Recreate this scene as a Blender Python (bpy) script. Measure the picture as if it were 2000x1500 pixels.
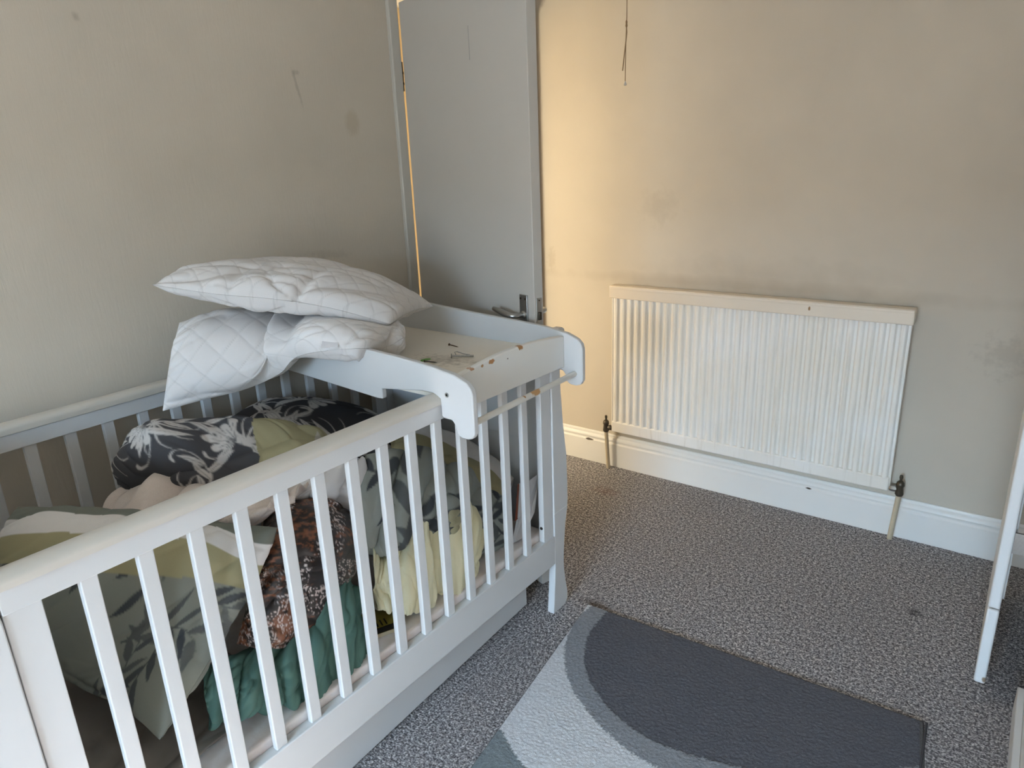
import bpy, bmesh, math, random
import numpy as np
from mathutils import Vector, Matrix

for o in list(bpy.data.objects): bpy.data.objects.remove(o, do_unlink=True)
S = bpy.context.scene
COL = S.collection

# ------------------------------------------------------------------ camera
cd = bpy.data.cameras.new('camera'); cam = bpy.data.objects.new('camera', cd); COL.objects.link(cam)
cd.sensor_fit = 'HORIZONTAL'; cd.sensor_width = 36.0; cd.lens = 36.0*1361.2/2000.0; cd.clip_start = .02
right = Vector((0.8007133, 0.59781447, -0.03841977)); down = Vector((0.15282352, -0.26586266, -0.95182037)); fwd = Vector((-0.57922637, 0.75626378, -0.30423988))
M = Matrix((right, -down, -fwd)).transposed().to_4x4(); M.translation = (1.15530695, -1.64194539, 1.48632211)
cam.matrix_world = M; S.camera = cam

# ------------------------------------------------------------------ world, daylight, exposure
w = bpy.data.worlds.new('world'); S.world = w; w.use_nodes = True
bg = w.node_tree.nodes['Background']; bg.inputs[0].default_value = (.62, .78, 1, 1); bg.inputs[1].default_value = .6
def area(name, loc, rot, sx, sy, power, col):
    l = bpy.data.lights.new(name, 'AREA'); l.shape = 'RECTANGLE'; l.size = sx; l.size_y = sy; l.energy = power; l.color = col
    o = bpy.data.objects.new(name, l); COL.objects.link(o); o.location = loc; o.rotation_euler = rot; return o
# daylight outside the window behind the camera: open blue sky above the roofs opposite, and a low sun
area('sky_light', (1.0, -9.0, 4.6), (math.radians(70), 0, 0), 9.0, 4.6, 7400, (.46, .72, 1.0))
area('window_fill_light', (1.0, -4.36, 1.25), (math.radians(104), 0, 0), 1.3, 1.2, 52, (.82, .93, 1.0))  # added fill lamp in the window opening, brightens the upper walls
sd = bpy.data.lights.new('sun', 'SUN'); sd.energy = 40; sd.color = (1, .90, .80); sd.angle = .01
so = bpy.data.objects.new('sun', sd); COL.objects.link(so); so.location = (1.6, -8, 4)
so.rotation_euler = Vector((-.10, 1, -.55)).to_track_quat('-Z', 'Y').to_euler()
S.view_settings.view_transform = 'Standard'; S.view_settings.look = 'None'; S.view_settings.gamma = 1
S.view_settings.use_curve_mapping = False; S.view_settings.exposure = 0.14
try: S.cycles.use_light_tree = False
except Exception: pass
try: S.cycles.max_bounces = 8; S.cycles.diffuse_bounces = 5; S.cycles.use_denoising = True
except Exception: pass

# ------------------------------------------------------------------ helpers
def srgb(r, g, b):
    f = lambda c: (c/255/12.92 if c/255 <= .04045 else ((c/255+.055)/1.055)**2.4)
    return (f(r), f(g), f(b), 1)
def tag(o, label=None, cat=None, group=None, kind=None):
    if label: o['label'] = label
    if cat: o['category'] = cat
    if group: o['group'] = group
    if kind: o['kind'] = kind
    return o
def thing(name, label, cat, loc=(0,0,0), rotz=0, group=None):
    o = bpy.data.objects.new(name, None); COL.objects.link(o); o.location = loc; o.rotation_euler = (0,0,rotz); o.empty_display_size = .05
    return tag(o, label, cat, group)
def link(name, me, mat, parent=None, bevel=0, seg=2, smooth=False, local=False, solid=0):
    o = bpy.data.objects.new(name, me); COL.objects.link(o)
    if mat: me.materials.append(mat)
    if parent is not None:
        o.parent = parent
        if not local:
            p = parent; off = Vector((0,0,0))
            while p is not None: off += p.location; p = p.parent
            me.transform(Matrix.Translation(-off))
    if smooth:
        me.polygons.foreach_set('use_smooth', [True]*len(me.polygons))
    if solid:
        m = o.modifiers.new('thickness', 'SOLIDIFY'); m.thickness = solid; m.offset = 0
    if bevel:
        m = o.modifiers.new('bevel', 'BEVEL'); m.width = bevel; m.segments = seg; m.limit_method = 'ANGLE'; m.angle_limit = math.radians(40); m.harden_normals = False
        me.polygons.foreach_set('use_smooth', [True]*len(me.polygons))
        try: me.set_sharp_from_angle(angle=math.radians(40))
        except Exception: pass
    return o
def mesh(verts, faces, name='m'):
    me = bpy.data.meshes.new(name); me.from_pydata([tuple(v) for v in verts], [], faces); me.update()
    bm = bmesh.new(); bm.from_mesh(me); bmesh.ops.recalc_face_normals(bm, faces=bm.faces); bm.to_mesh(me); bm.free(); return me
def boxm(lo, hi):
    x0,y0,z0 = lo; x1,y1,z1 = hi
    v = [(x0,y0,z0),(x1,y0,z0),(x1,y1,z0),(x0,y1,z0),(x0,y0,z1),(x1,y0,z1),(x1,y1,z1),(x0,y1,z1)]
    return mesh(v, [(0,3,2,1),(4,5,6,7),(0,1,5,4),(1,2,6,5),(2,3,7,6),(3,0,4,7)])
def box(name, lo, hi, mat, parent=None, bevel=0, **k): return link(name, boxm(lo, hi), mat, parent, bevel, **k)
def prismm(outline, axis, a, b):
    """outline: 2D points in the two other axes, extruded along axis from a to b"""
    def p(q, t):
        if axis == 0: return (t, q[0], q[1])
        if axis == 1: return (q[0], t, q[1])
        return (q[0], q[1], t)
    n = len(outline)
    v = [p(q, a) for q in outline]+[p(q, b) for q in outline]
    f = [tuple(range(n)), tuple(range(2*n-1, n-1, -1))]+[(i, (i+1) % n, n+(i+1) % n, n+i) for i in range(n)]
    return mesh(v, f)
def prism(name, outline, axis, a, b, mat, parent=None, bevel=0, **k): return link(name, prismm(outline, axis, a, b), mat, parent, bevel, **k)
def tubem(pts, r, n=12, cap=True):
    pts = [Vector(p) for p in pts]; rs = r if isinstance(r, (list, tuple)) else [r]*len(pts)
    v = []; f = []; up = None
    for i, p in enumerate(pts):
        t = (pts[min(i+1, len(pts)-1)]-pts[max(i-1, 0)]).normalized()
        if up is None: up = Vector((0,0,1)) if abs(t.z) < .9 else Vector((1,0,0))
        x = up.cross(t).normalized(); y = t.cross(x); up = y
        for k in range(n):
            a = 2*math.pi*k/n; v.append(p+(x*math.cos(a)+y*math.sin(a))*rs[i])
    for i in range(len(pts)-1):
        for k in range(n): f.append((i*n+k, i*n+(k+1) % n, (i+1)*n+(k+1) % n, (i+1)*n+k))
    if cap: f += [tuple(range(n)), tuple(range(len(pts)*n-1, (len(pts)-1)*n-1, -1))]
    return mesh(v, f)
def tube(name, pts, r, mat, parent=None, n=12, **k):
    o = link(name, tubem(pts, r, n), mat, parent, smooth=True, **k)
    try: o.data.set_sharp_from_angle(angle=math.radians(50))
    except Exception: pass
    return o

# ------------------------------------------------------------------ materials
class NT:
    def __init__(s, name):
        s.m = bpy.data.materials.new(name); s.m.use_nodes = True; s.t = s.m.node_tree; s.b = s.t.nodes['Principled BSDF']; s._c = None
    def n(s, typ, **k):
        q = s.t.nodes.new(typ)
        for a, b in k.items(): setattr(q, a, b)
        return q
    def l(s, a, b): s.t.links.new(a, b)
    def co(s):
        if s._c is None: s._c = s.n('ShaderNodeTexCoord').outputs['Object']
        return s._c
    def mapping(s, loc=(0,0,0), rot=(0,0,0), sc=(1,1,1), vec=None):
        q = s.n('ShaderNodeMapping'); q.inputs[1].default_value = loc; q.inputs[2].default_value = rot; q.inputs[3].default_value = sc; s.l(vec or s.co(), q.inputs[0]); return q.outputs[0]
    def noise(s, scale, detail=3, rough=.55, vec=None):
        q = s.n('ShaderNodeTexNoise'); q.inputs['Scale'].default_value = scale; q.inputs['Detail'].default_value = detail; q.inputs['Roughness'].default_value = rough
        s.l(vec or s.co(), q.inputs['Vector']); return q.outputs[0]
    def ramp(s, fac, stops, interp='LINEAR'):
        q = s.n('ShaderNodeValToRGB'); q.color_ramp.interpolation = interp; e = q.color_ramp.elements
        while len(e) < len(stops): e.new(.5)
        for i, (p, c) in enumerate(stops): e[i].position = p; e[i].color = c
        s.l(fac, q.inputs[0]); return q.outputs[0]
    def rng(s, fac, a, b, c=0, d=1):
        q = s.n('ShaderNodeMapRange'); q.inputs[1].default_value = a; q.inputs[2].default_value = b; q.inputs[3].default_value = c; q.inputs[4].default_value = d; s.l(fac, q.inputs[0]); return q.outputs[0]
    def mul(s, a, b, op='MULTIPLY'):
        q = s.n('ShaderNodeMath', operation=op)
        for i, t in enumerate((a, b)):
            if isinstance(t, (int, float)): q.inputs[i].default_value = t
            else: s.l(t, q.inputs[i])
        return q.outputs[0]
    def mix(s, fac, a, b):
        q = s.n('ShaderNodeMix', data_type='RGBA')
        if isinstance(fac, (int, float)): q.inputs[0].default_value = fac
        else: s.l(fac, q.inputs[0])
        for i, t in ((6, a), (7, b)):
            if isinstance(t, tuple): q.inputs[i].default_value = t
            else: s.l(t, q.inputs[i])
        return q.outputs[2]
    def spot(s, base, col, loc, rad, rot=(0,0,0), soft=.25, wob=.35, wscale=60, amt=1.0):
        """an irregular mark of its own shape at a place on the surface"""
        d = s.n('ShaderNodeVectorMath', operation='SUBTRACT'); s.l(s.co(), d.inputs[0]); d.inputs[1].default_value = loc
        v = s.mapping(rot=rot, vec=d.outputs[0]); sc = s.mapping(sc=tuple(1/r for r in rad), vec=v)
        L = s.n('ShaderNodeVectorMath', operation='LENGTH'); s.l(sc, L.inputs[0])
        nz = s.noise(wscale, 2); val = s.mul(L.outputs['Value'], s.rng(nz, .25, .75, -wob, wob), 'ADD')
        fac = s.mul(s.rng(val, 1+soft, 1-soft), amt); return s.mix(fac, base, col)
    def bump(s, h, strength, dist=.002):
        q = s.n('ShaderNodeBump'); q.inputs['Strength'].default_value = strength; q.inputs['Distance'].default_value = dist; s.l(h, q.inputs['Height'])
        if s.b.inputs['Normal'].is_linked: s.l(s.b.inputs['Normal'].links[0].from_socket, q.inputs['Normal'])
        s.l(q.outputs[0], s.b.inputs['Normal'])
    def out(s, col, rough=.5, spec=.5, metal=0):
        if isinstance(col, tuple): s.b.inputs['Base Color'].default_value = col
        else: s.l(col, s.b.inputs['Base Color'])
        if isinstance(rough, (int, float)): s.b.inputs['Roughness'].default_value = rough
        else: s.l(rough, s.b.inputs['Roughness'])
        s.b.inputs['Specular IOR Level'].default_value = spec; s.b.inputs['Metallic'].default_value = metal; return s.m
def plain(name, col, rough=.5, spec=.5, metal=0, var=.06, scale=9):
    t = NT(name); dk = tuple(c*(1-var*2) for c in col[:3])+(1,)
    return t.out(t.mix(t.noise(scale), dk, col), rough, spec, metal)

def wallpaper(name, col, spots=()):
    t = NT(name); big = t.noise(1.6, 4)
    dk = tuple(c*.90 for c in col[:3])+(1,)
    c = t.mix(t.rng(big, .35, .7), dk, col)
    for sp in spots: c = t.spot(c, **sp)
    v = t.mapping(sc=(170, 170, 22)); st = t.noise(1, 3, .6, v)
    v2 = t.mapping(sc=(420, 420, 90)); st2 = t.noise(1, 2, .5, v2)
    t.bump(t.mul(st, t.mul(st2, .4), 'ADD'), .22, .002)
    return t.out(c, .75, .25)
CREAM = srgb(208, 198, 183)
M_wall_l = wallpaper('cream embossed wallpaper', CREAM, [
    dict(col=srgb(160,140,104), loc=(-.85,.116,1.636), rad=(.1,.030,.040), soft=.3, wob=.12, amt=0.28),
    dict(col=srgb(96,84,70), loc=(-.85,-.101,1.745), rad=(.1,.005,.05), rot=(-.22,0,0), soft=.5, wob=.5, amt=0.25),
    dict(col=srgb(96,84,70), loc=(-.85,-.098,1.785), rad=(.1,.012,.007), soft=.5, wob=.5, amt=0.25),
    dict(col=srgb(120,106,88), loc=(-.85,-.05,1.20), rad=(.1,.07,.012), rot=(.15,0,0), soft=.6, wob=.7, amt=0.17),
    dict(col=srgb(110,98,84), loc=(-.85,-.74,1.87), rad=(.1,.008,.008), soft=.5, amt=0.30)])
M_wall_f = wallpaper('cream embossed wallpaper beside the doorway', CREAM, [
    dict(col=srgb(120,106,84), loc=(-.20,1.234,1.27), rad=(.06,.1,.05), soft=.8, wob=.8, wscale=25, amt=0.14),
    dict(col=srgb(120,106,84), loc=(.25,1.234,1.0), rad=(.3,.1,.05), soft=.9, wob=.6, wscale=12, amt=0.17),
    dict(col=srgb(120,100,72), loc=(.20,1.234,.955), rad=(.66,.1,.022), soft=.8, wob=.5, wscale=9, amt=0.25),
    dict(col=srgb(140,120,90), loc=(-.77,1.234,1.02), rad=(.02,.1,.05), soft=.5, wob=.6, amt=0.20),
    dict(col=srgb(110,100,90), loc=(1.12,1.234,.78), rad=(.06,.1,.05), soft=.7, wob=1.2, wscale=40, amt=0.17)])
M_hallw = plain('warm cream hall paint', srgb(226,206,166), .7, .25, var=.02)
M_ceil = plain('matt white ceiling paint', srgb(236,233,226), .8, .2, var=.01)
def gloss(name, col, spots=(), rough=.38, var=.04):
    t = NT(name); dk = tuple(c*(1-var) for c in col[:3])+(1,)
    c = t.mix(t.noise(5, 4), dk, col)
    for sp in spots: c = t.spot(c, **sp)
    return t.out(c, t.rng(t.noise(22), .3, .7, rough-.05, rough+.08), .45)
WHITE = srgb(208, 208, 208)
WOOD = srgb(190,150,105)
M_skirt = gloss('white gloss skirting paint', srgb(232,230,226), [
    dict(col=srgb(60,48,36), loc=(-.55,1.217,.119), rad=(.022,.1,.0045), soft=.25, wob=.25),
    dict(col=srgb(60,48,36), loc=(.52,1.217,.122), rad=(.012,.1,.003), soft=.25, wob=.25)])
M_door = gloss('satin off-white door paint', srgb(196,191,184))
M_frame = gloss('off-white door frame paint', srgb(194,190,182))
M_cot = gloss('white lacquered cot wood', WHITE, var=.03)
M_rad = NT('yellowed white radiator enamel')
_c = M_rad.mix(M_rad.rng(M_rad.noise(2.2, 5), .35, .75), srgb(240,238,235), srgb(230,222,208))
_c = M_rad.mix(M_rad.rng(M_rad.noise(1, 4, .6, M_rad.mapping(sc=(60,60,3))), .55, .85), _c, srgb(206,198,186))
for sp in [dict(col=srgb(30,28,26), loc=(.30,1.175,.275), rad=(.006,.1,.009), soft=.2), dict(col=srgb(150,110,70), loc=(.36,1.17,.83), rad=(.003,.1,.012), rot=(0,-.4,0), soft=.4), dict(col=srgb(40,36,30), loc=(-.24,1.17,.232), rad=(.008,.1,.003), rot=(0,.3,0), soft=.3),
           dict(col=srgb(130,124,116), loc=(.13,1.17,.62), rad=(.004,.1,.09), soft=.5, wob=.6, amt=.5), dict(col=srgb(150,112,70), loc=(.47,1.17,.90), rad=(.004,.1,.008), soft=.3)]: _c = M_rad.spot(_c, **sp)
M_rad = M_rad.out(_c, .45, .4)
M_radcap = gloss('yellowed radiator cap enamel', srgb(228,216,200), [dict(col=srgb(150,112,70), loc=(.47-.209,1.16-1.202,.90-.1), rad=(.004,.1,.008), soft=.3)])
M_cap = gloss('white rail lacquer tinted for warm bounce', srgb(202,196,186))  # rail tops coloured creamier and darker in place of dim warm bounce light
M_chrome = plain('dull chrome', (.50,.50,.49,1), .32, .5, 1, var=.1)
M_steel = plain('zinc plated steel', (.45,.45,.44,1), .4, .5, 1, var=.15, scale=200)
M_brass = plain('dark tarnished brass', (.12,.10,.075,1), .45, .5, .7, var=.2, scale=90)
M_pipe = plain('cream painted pipe', srgb(206,190,164), .5, .4, var=.12, scale=60)
M_dark = plain('dark hole', (.02,.018,.016,1), .9, .1)
M_mattb = plain('brown steel screw', (.16,.09,.05,1), .5, .5, .6, var=.2, scale=300)

def carpet():
    t = NT('grey speckled twist pile carpet')
    sp = t.noise(185, 2, .6); sp2 = t.noise(90, 2, .6); big = t.noise(1.3, 4)
    mx = t.mul(t.mul(sp, .62), t.mul(sp2, .38), 'ADD')
    c = t.ramp(mx, [(.37, srgb(70,68,71)), (.46, srgb(118,115,117)), (.54, srgb(168,164,165)), (.63, srgb(228,224,222))])
    c = t.mix(t.rng(big, .4, .75, 0, .25), c, srgb(108,104,104))
    c = t.spot(c, col=srgb(110,62,48), loc=(-.30,.95,0), rad=(.05,.03,.1), soft=.7, wob=.7, amt=.3)
    c = t.spot(c, col=srgb(48,44,44), loc=(1.0,.72,0), rad=(.02,.02,.1), soft=.6, amt=.6)
    c = t.spot(c, col=srgb(70,54,40), loc=(.1,.17,0), rad=(.05,.015,.1), soft=.7, wob=.6, amt=.6)
    t.bump(mx, 1.0, .006); return t.out(c, .95, .1)
M_carpet = carpet()

# ------------------------------------------------------------------ room shell
XL, XR, YF, YB, ZC = -.85, 1.84, 1.234, -4.3, 2.46
T = .12
floor = box('floor', (XL-1.9, YB-.3, -.06), (XR+.2, YF+.9, 0), M_carpet); tag(floor, kind='structure')
ceil = box('ceiling', (XL-1.9, YB-.3, ZC), (XR+.2, YF+.9, ZC+.05), M_ceil); tag(ceil, kind='structure')
tag(box('wall_far', (XL, YF, 0), (XR+T, YF+T, ZC), M_wall_f), kind='structure')
tag(box('wall_right', (XR, YB, 0), (XR+T, YF, ZC), M_wall_f), kind='structure')
# left wall with the doorway (y .37 to 1.15, 2.06 high)
DY0, DY1, DZ = .345, 1.205, 2.10
wl = thing('wall_left', None, None); tag(wl, kind='structure')
box('wall_panel', (XL-T, YB, 0), (XL, DY0, ZC), M_wall_l, wl)
box('wall_panel', (XL-T, DY1, 0), (XL, YF+T, ZC), M_wall_l, wl)
box('wall_panel', (XL-T, DY0, DZ), (XL, DY1, ZC), M_wall_l, wl)
# back wall with the window behind the camera
WX0, WX1, WZ0, WZ1 = .3, 1.7, .6, 1.95
wb = thing('wall_back', None, None); tag(wb, kind='structure')
for lo, hi in [((XL,YB-T,0),(WX0,YB,ZC)), ((WX1,YB-T,0),(XR+T,YB,ZC)), ((WX0,YB-T,0),(WX1,YB,WZ0)), ((WX0,YB-T,WZ1),(WX1,YB,ZC))]:
    box('wall_panel', lo, hi, M_wall_l, wb)
win = thing('window_1', None, None, (1.0, YB-.06, WZ0)); tag(win, kind='structure')
for lo, hi in [((WX0,YB-.09,WZ0),(WX0+.05,YB-.04,WZ1)), ((WX1-.05,YB-.09,WZ0),(WX1,YB-.04,WZ1)), ((.97,YB-.09,WZ0),(1.03,YB-.04,WZ1))]:
    box('window_frame', lo, hi, M_frame, win, .004)
for lo, hi in [((WX0+.05,YB-.088,WZ0),(WX1-.05,YB-.042,WZ0+.05)), ((WX0+.05,YB-.088,WZ1-.05),(WX1-.05,YB-.042,WZ1))]:
    box('window_frame', lo, hi, M_frame, win, .004)
box('window_sill', (WX0-.05, YB-.04, WZ0-.03), (WX1+.05, YB+.06, WZ0-.002), M_frame, win, .005)
gm = NT('window glass'); gm.out((.9,.95,1,1), .02)
_tr = gm.n('ShaderNodeBsdfTransparent'); _mx = gm.n('ShaderNodeMixShader'); _mx.inputs[0].default_value = .08
gm.l(_tr.outputs[0], _mx.inputs[1]); gm.l(gm.b.outputs[0], _mx.inputs[2]); gm.l(_mx.outputs[0], gm.t.nodes['Material Output'].inputs[0]); gm = gm.m
for a, b in ((WX0+.05, .97), (1.03, WX1-.05)): box('pane', (a, YB-.07, WZ0+.05), (b, YB-.064, WZ1-.05), gm, win)
# hallway beyond the doorway
HX = XL-T-1.45
for nm, lo, hi in [('wall_hall_side', (HX-T, -4.4, 0), (HX, 2.1, ZC)), ('wall_hall_end', (HX, 2.0, 0), (XL-T, 2.1, ZC)), ('wall_hall_near', (HX, -2.5, 0), (XL-T, -2.4, ZC))]:
    tag(box(nm, lo, hi, M_hallw), kind='structure')
# skirting: a board with a rounded ogee top, along the far wall
def skirt_profile(d):
    return [(0,0),(-d,0),(-d,.118),(-d*.72,.124),(-d*.72,.130),(-d*.9,.136),(-d*.8,.146),(-d*.45,.152),(-d*.5,.158),(-d*.28,.166),(0,.167)]
def skirting(name, x0, x1):
    pr = skirt_profile(.019); return tag(link(name, prismm([(YF+y, z) for y, z in pr], 0, x0, x1), M_skirt, bevel=.0015), kind='structure')
skirting('baseboard_far', XL, XR)
prl = skirt_profile(.019)
tag(link('baseboard_left', prismm([(XL-y, z) for y, z in prl], 1, YB, DY0-.05), M_skirt, bevel=.0015), kind='structure')
# door frame: architrave strips, lining and stop
tr = thing('trim_1', None, None, (XL, DY0, 0)); tag(tr, kind='structure')
box('architrave', (XL-.002, DY0-.022, 0), (XL+.016, DY0+.024, DZ+.05), M_frame, tr, .004)
box('architrave', (XL-.002, DY1-.024, 0), (XL+.016, DY1+.010, DZ+.05), M_frame, tr, .004)
box('architrave', (XL-.002, DY0+.024, DZ-.02), (XL+.015, DY1-.024, DZ+.05), M_frame, tr, .004)
box('lining', (XL-T-.01, DY0-.002, 0), (XL-.002, DY0+.024, DZ), M_frame, tr, .002)
box('lining', (XL-T-.01, DY1-.024, 0), (XL-.002, DY1+.002, DZ), M_frame, tr, .002)
box('lining', (XL-T-.01, DY0+.024, DZ-.022), (XL-.002, DY1-.024, DZ), M_frame, tr, .002)

# hall lamp on a stand: its warm light spills through the doorway
LX, LY, LZ = -1.50, -.20, 1.10
hl = thing('floor_lamp', 'round paper floor lamp standing in the hall beyond the doorway', 'lamp', (LX, LY, 0))
tube('base', [(LX,LY,0), (LX,LY,.015), (LX,LY,.02)], [.13,.13,.02], M_brass, hl, 28)
tube('pole', [(LX,LY,.015), (LX,LY,LZ-.24)], .010, M_brass, hl, 12)
gl = NT('lit paper globe'); gl.b.inputs['Emission Color'].default_value = (1,.89,.67,1); gl.b.inputs['Emission Strength'].default_value = 40; gl = gl.out((.9,.85,.75,1), .8)
bm = bmesh.new(); bmesh.ops.create_uvsphere(bm, u_segments=28, v_segments=16, radius=.24, matrix=Matrix.Translation((LX,LY,LZ))); me = bpy.data.meshes.new('shade'); bm.to_mesh(me); bm.free()
shade = link('lamp_shade', me, gl, hl, smooth=True)

# ------------------------------------------------------------------ door, opened back against the cot end
hx, hy = -.842, .374
lx, ly = -.118, .155
ang = math.atan2(ly-hy, lx-hx); DW = math.hypot(lx-hx, ly-hy)
door = thing('door_1', None, None, (hx, hy, 0), ang); tag(door, kind='structure')
DT = .036
box('door_leaf', (.012, 0, .012), (DW, DT, 2.045), M_door, door, .002, local=True)
hz = 1.008
hp = DW-.052
def lbox(n, lo, hi, m, p, bev=0): return box(n, lo, hi, m, p, bev, local=True)
plate = lbox('handle_plate', (hp-.02, -.006, hz-.11), (hp+.02, 0, hz+.065), M_chrome, door, .0015)
for sx in (-.012, .012):
    tube('screw', [(hp+sx, -.0055, hz+.052), (hp+sx, -.0075, hz+.052)], .0035, M_brass, plate, 10, local=True)
tube('handle_rose', [(hp+.002,-.006,hz), (hp+.002,-.012,hz), (hp+.002,-.014,hz)], [.013,.012,.009], M_chrome, door, 16, local=True)
lev = tubem([(hp+.002,-.012,hz), (hp+.002,-.034,hz), (hp-.004,-.046,hz), (hp-.018,-.050,hz), (hp-.05,-.050,hz+.004), (hp-.09,-.048,hz+.009), (hp-.112,-.047,hz+.011)], [.008,.008,.009,.010,.0105,.0085,.0065], 12)
link('lever', lev, M_chrome, door, smooth=True, local=True)
edge = lbox('latch_plate', (DW-.0005, .008, hz-.10), (DW+.0015, .029, hz+.058), M_chrome, door, .0006)
lbox('latch_bolt', (DW, .012, hz-.014), (DW+.007, .025, hz+.012), M_brass, edge, .002)
lbox('keyhole_bolt', (DW, .014, hz-.075), (DW+.003, .023, hz-.055), M_dark, edge, .001)
for sz in (.05, -.093): tube('screw', [(DW+.001, .0185, hz+sz), (DW+.0025, .0185, hz+sz)], .003, M_brass, edge, 8, local=True)
lbox('handle_plate', (hp-.02, DT, hz-.11), (hp+.02, DT+.006, hz+.065), M_chrome, door, .0015)
link('lever', tubem([(hp+.002,DT+.004,hz), (hp+.002,DT+.040,hz), (hp-.004,DT+.048,hz), (hp-.02,DT+.052,hz), (hp-.112,DT+.052,hz+.008)], [.009,.009,.010,.010,.007], 12), M_chrome, door, smooth=True, local=True)
for z0 in (1.80, .25): 
    hg = tube('hinge', [(.002,-.003,z0-.05), (.002,-.003,z0+.05)], .006, M_brass, door, 10, local=True)
    for k in range(2): tube('knuckle', [(.002,-.003,z0-.028+k*.036), (.002,-.003,z0-.020+k*.036)], .0075, M_brass, hg, 10, local=True)
# scratch on the door face, a strip in relief
lbox('scratch', (DW-.302, -.0006, 1.80), (DW-.298, 0, 1.90), plain('scuffed paint', srgb(176,172,168), .6), door)

# ------------------------------------------------------------------ radiator
RX0, RX1, RZ0, RZ1, RY = -.405, .823, .205, .927, 1.172
rad = thing('radiator', 'ribbed white panel radiator fixed to the cream wall above the skirting', 'radiator', ((RX0+RX1)/2, RY+.03, .1))
NR = 34; prof = []
pw = (RX1-RX0-.012)/NR
for k in range(NR):
    x = RX0+.006+k*pw
    prof += [(x, RY+.013), (x+pw*.14, RY+.0125), (x+pw*.30, RY+.0045), (x+pw*.40, RY+.003), (x+pw*.62, RY+.003), (x+pw*.72, RY+.0045), (x+pw*.88, RY+.0125)]
prof += [(RX1-.006, RY+.013), (RX1-.006, RY+.026), (RX0+.006, RY+.026)]
link('ribbed_panel', prismm(prof, 2, RZ0+.05, RZ1-.055), M_rad, rad)
box('bottom_rail', (RX0+.004, RY+.002, RZ0), (RX1-.004, RY+.03, RZ0+.056), M_rad, rad, .006)
tp = box('top_cap', (RX0-.004, RY-.010, RZ1-.058), (RX1+.006, RY+.044, RZ1), M_radcap, rad, .004)
box('cap_lip', (RX0-.002, RY-.0125, RZ1-.014), (RX1+.004, RY-.009, RZ1-.003), M_radcap, tp, .0015)
box('end_panel', (RX0+.001, RY+.010, RZ0+.02), (RX0+.006, RY+.04, RZ1-.05), M_rad, rad, .001)
box('end_panel', (RX1-.006, RY+.010, RZ0+.02), (RX1-.001, RY+.04, RZ1-.05), M_rad, rad, .001)
for bx in (RX0+.2, RX1-.2): box('wall_bracket', (bx, RY+.026, RZ0+.05), (bx+.03, YF, RZ1-.1), M_rad, rad)
def valve(x, side, lab):
    v = thing('radiator_valve', lab, 'valve', (x, RY+.012, 0), 0, 'radiator valves')
    y = RY+.012; z = RZ0+.015
    tube('pipe', [(x-.012*side, y+.004, 0), (x-.006*side, y+.002, .1), (x, y, z-.018)], .0095, M_pipe, v, 12)
    tube('valve_body', [(x,y,z-.026), (x,y,z-.018), (x,y,z-.012), (x,y,z+.012), (x,y,z+.018), (x,y,z+.030), (x,y,z+.036)], [.011,.0155,.0145,.0125,.0155,.0135,.008], M_brass, v, 14)
    tube('spindle', [(x,y,z+.034), (x,y,z+.044), (x,y,z+.052), (x,y,z+.060)], [.005,.005,.007,.0055], M_brass, v, 10)
    tube('coupling_nut', [(x,y,z), (x-side*.014,y,z), (x-side*.015,y,z), (x-side*.03,y,z), (x-side*.036,y,z)], [.008,.008,.0125,.0125,.009], M_chrome if side > 0 else M_brass, v, 6)
valve(RX0-.030, -1, 'dark brass radiator valve on a cream pipe at the end nearest the door')
valve(RX1+.034, 1, 'chrome and brass radiator valve on a cream pipe at the wardrobe end')

# pull cord
cx, cy = (-0.223,0.950,1.867)[0], .95
pc = thing('pull_cord', 'thin knotted light pull cord with a small white bead', 'cord', (cx, cy, 0))
zb = (-0.222,0.950,1.750)[2]; zk = (-0.220,0.950,1.961)[2]; ze = (-0.236,0.950,1.800)[2]
M_cord = plain('dingy string', srgb(150,126,100), .8, .2, var=.1)
tube('cord', [(cx+.004,cy,ZC), (cx+.003,cy,zk+.02), (cx+.002,cy,zk), (cx,cy,zk-.06), (cx-.001,cy,zb)], .0016, M_cord, pc, 8)
tube('knot', [(cx+.002,cy,zk+.012), (cx+.002,cy,zk+.006), (cx+.002,cy,zk), (cx+.002,cy,zk-.008), (cx+.002,cy,zk-.014)], [.002,.0042,.0035,.0046,.002], M_cord, pc, 8)
tube('loose_end', [(cx+.002,cy,zk-.01), (cx+.004,cy,zk-.03), (cx-.001,cy,zk-.07), ((-0.236,0.950,1.800)[0],cy,ze)], .0020, M_cord, pc, 8)
tube('bead', [(cx-.001,cy,zb+.012), (cx-.001,cy,zb+.006), (cx-.001,cy,zb-.001), (cx-.001,cy,zb-.004)], [.002,.004,.0066,.003], plain('white plastic', srgb(225,222,220), .4), pc, 12)
tube('ceiling_switch', [(cx+.004,cy,ZC-.03), (cx+.004,cy,ZC)], [.035,.04], M_ceil, pc, 20)

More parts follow.
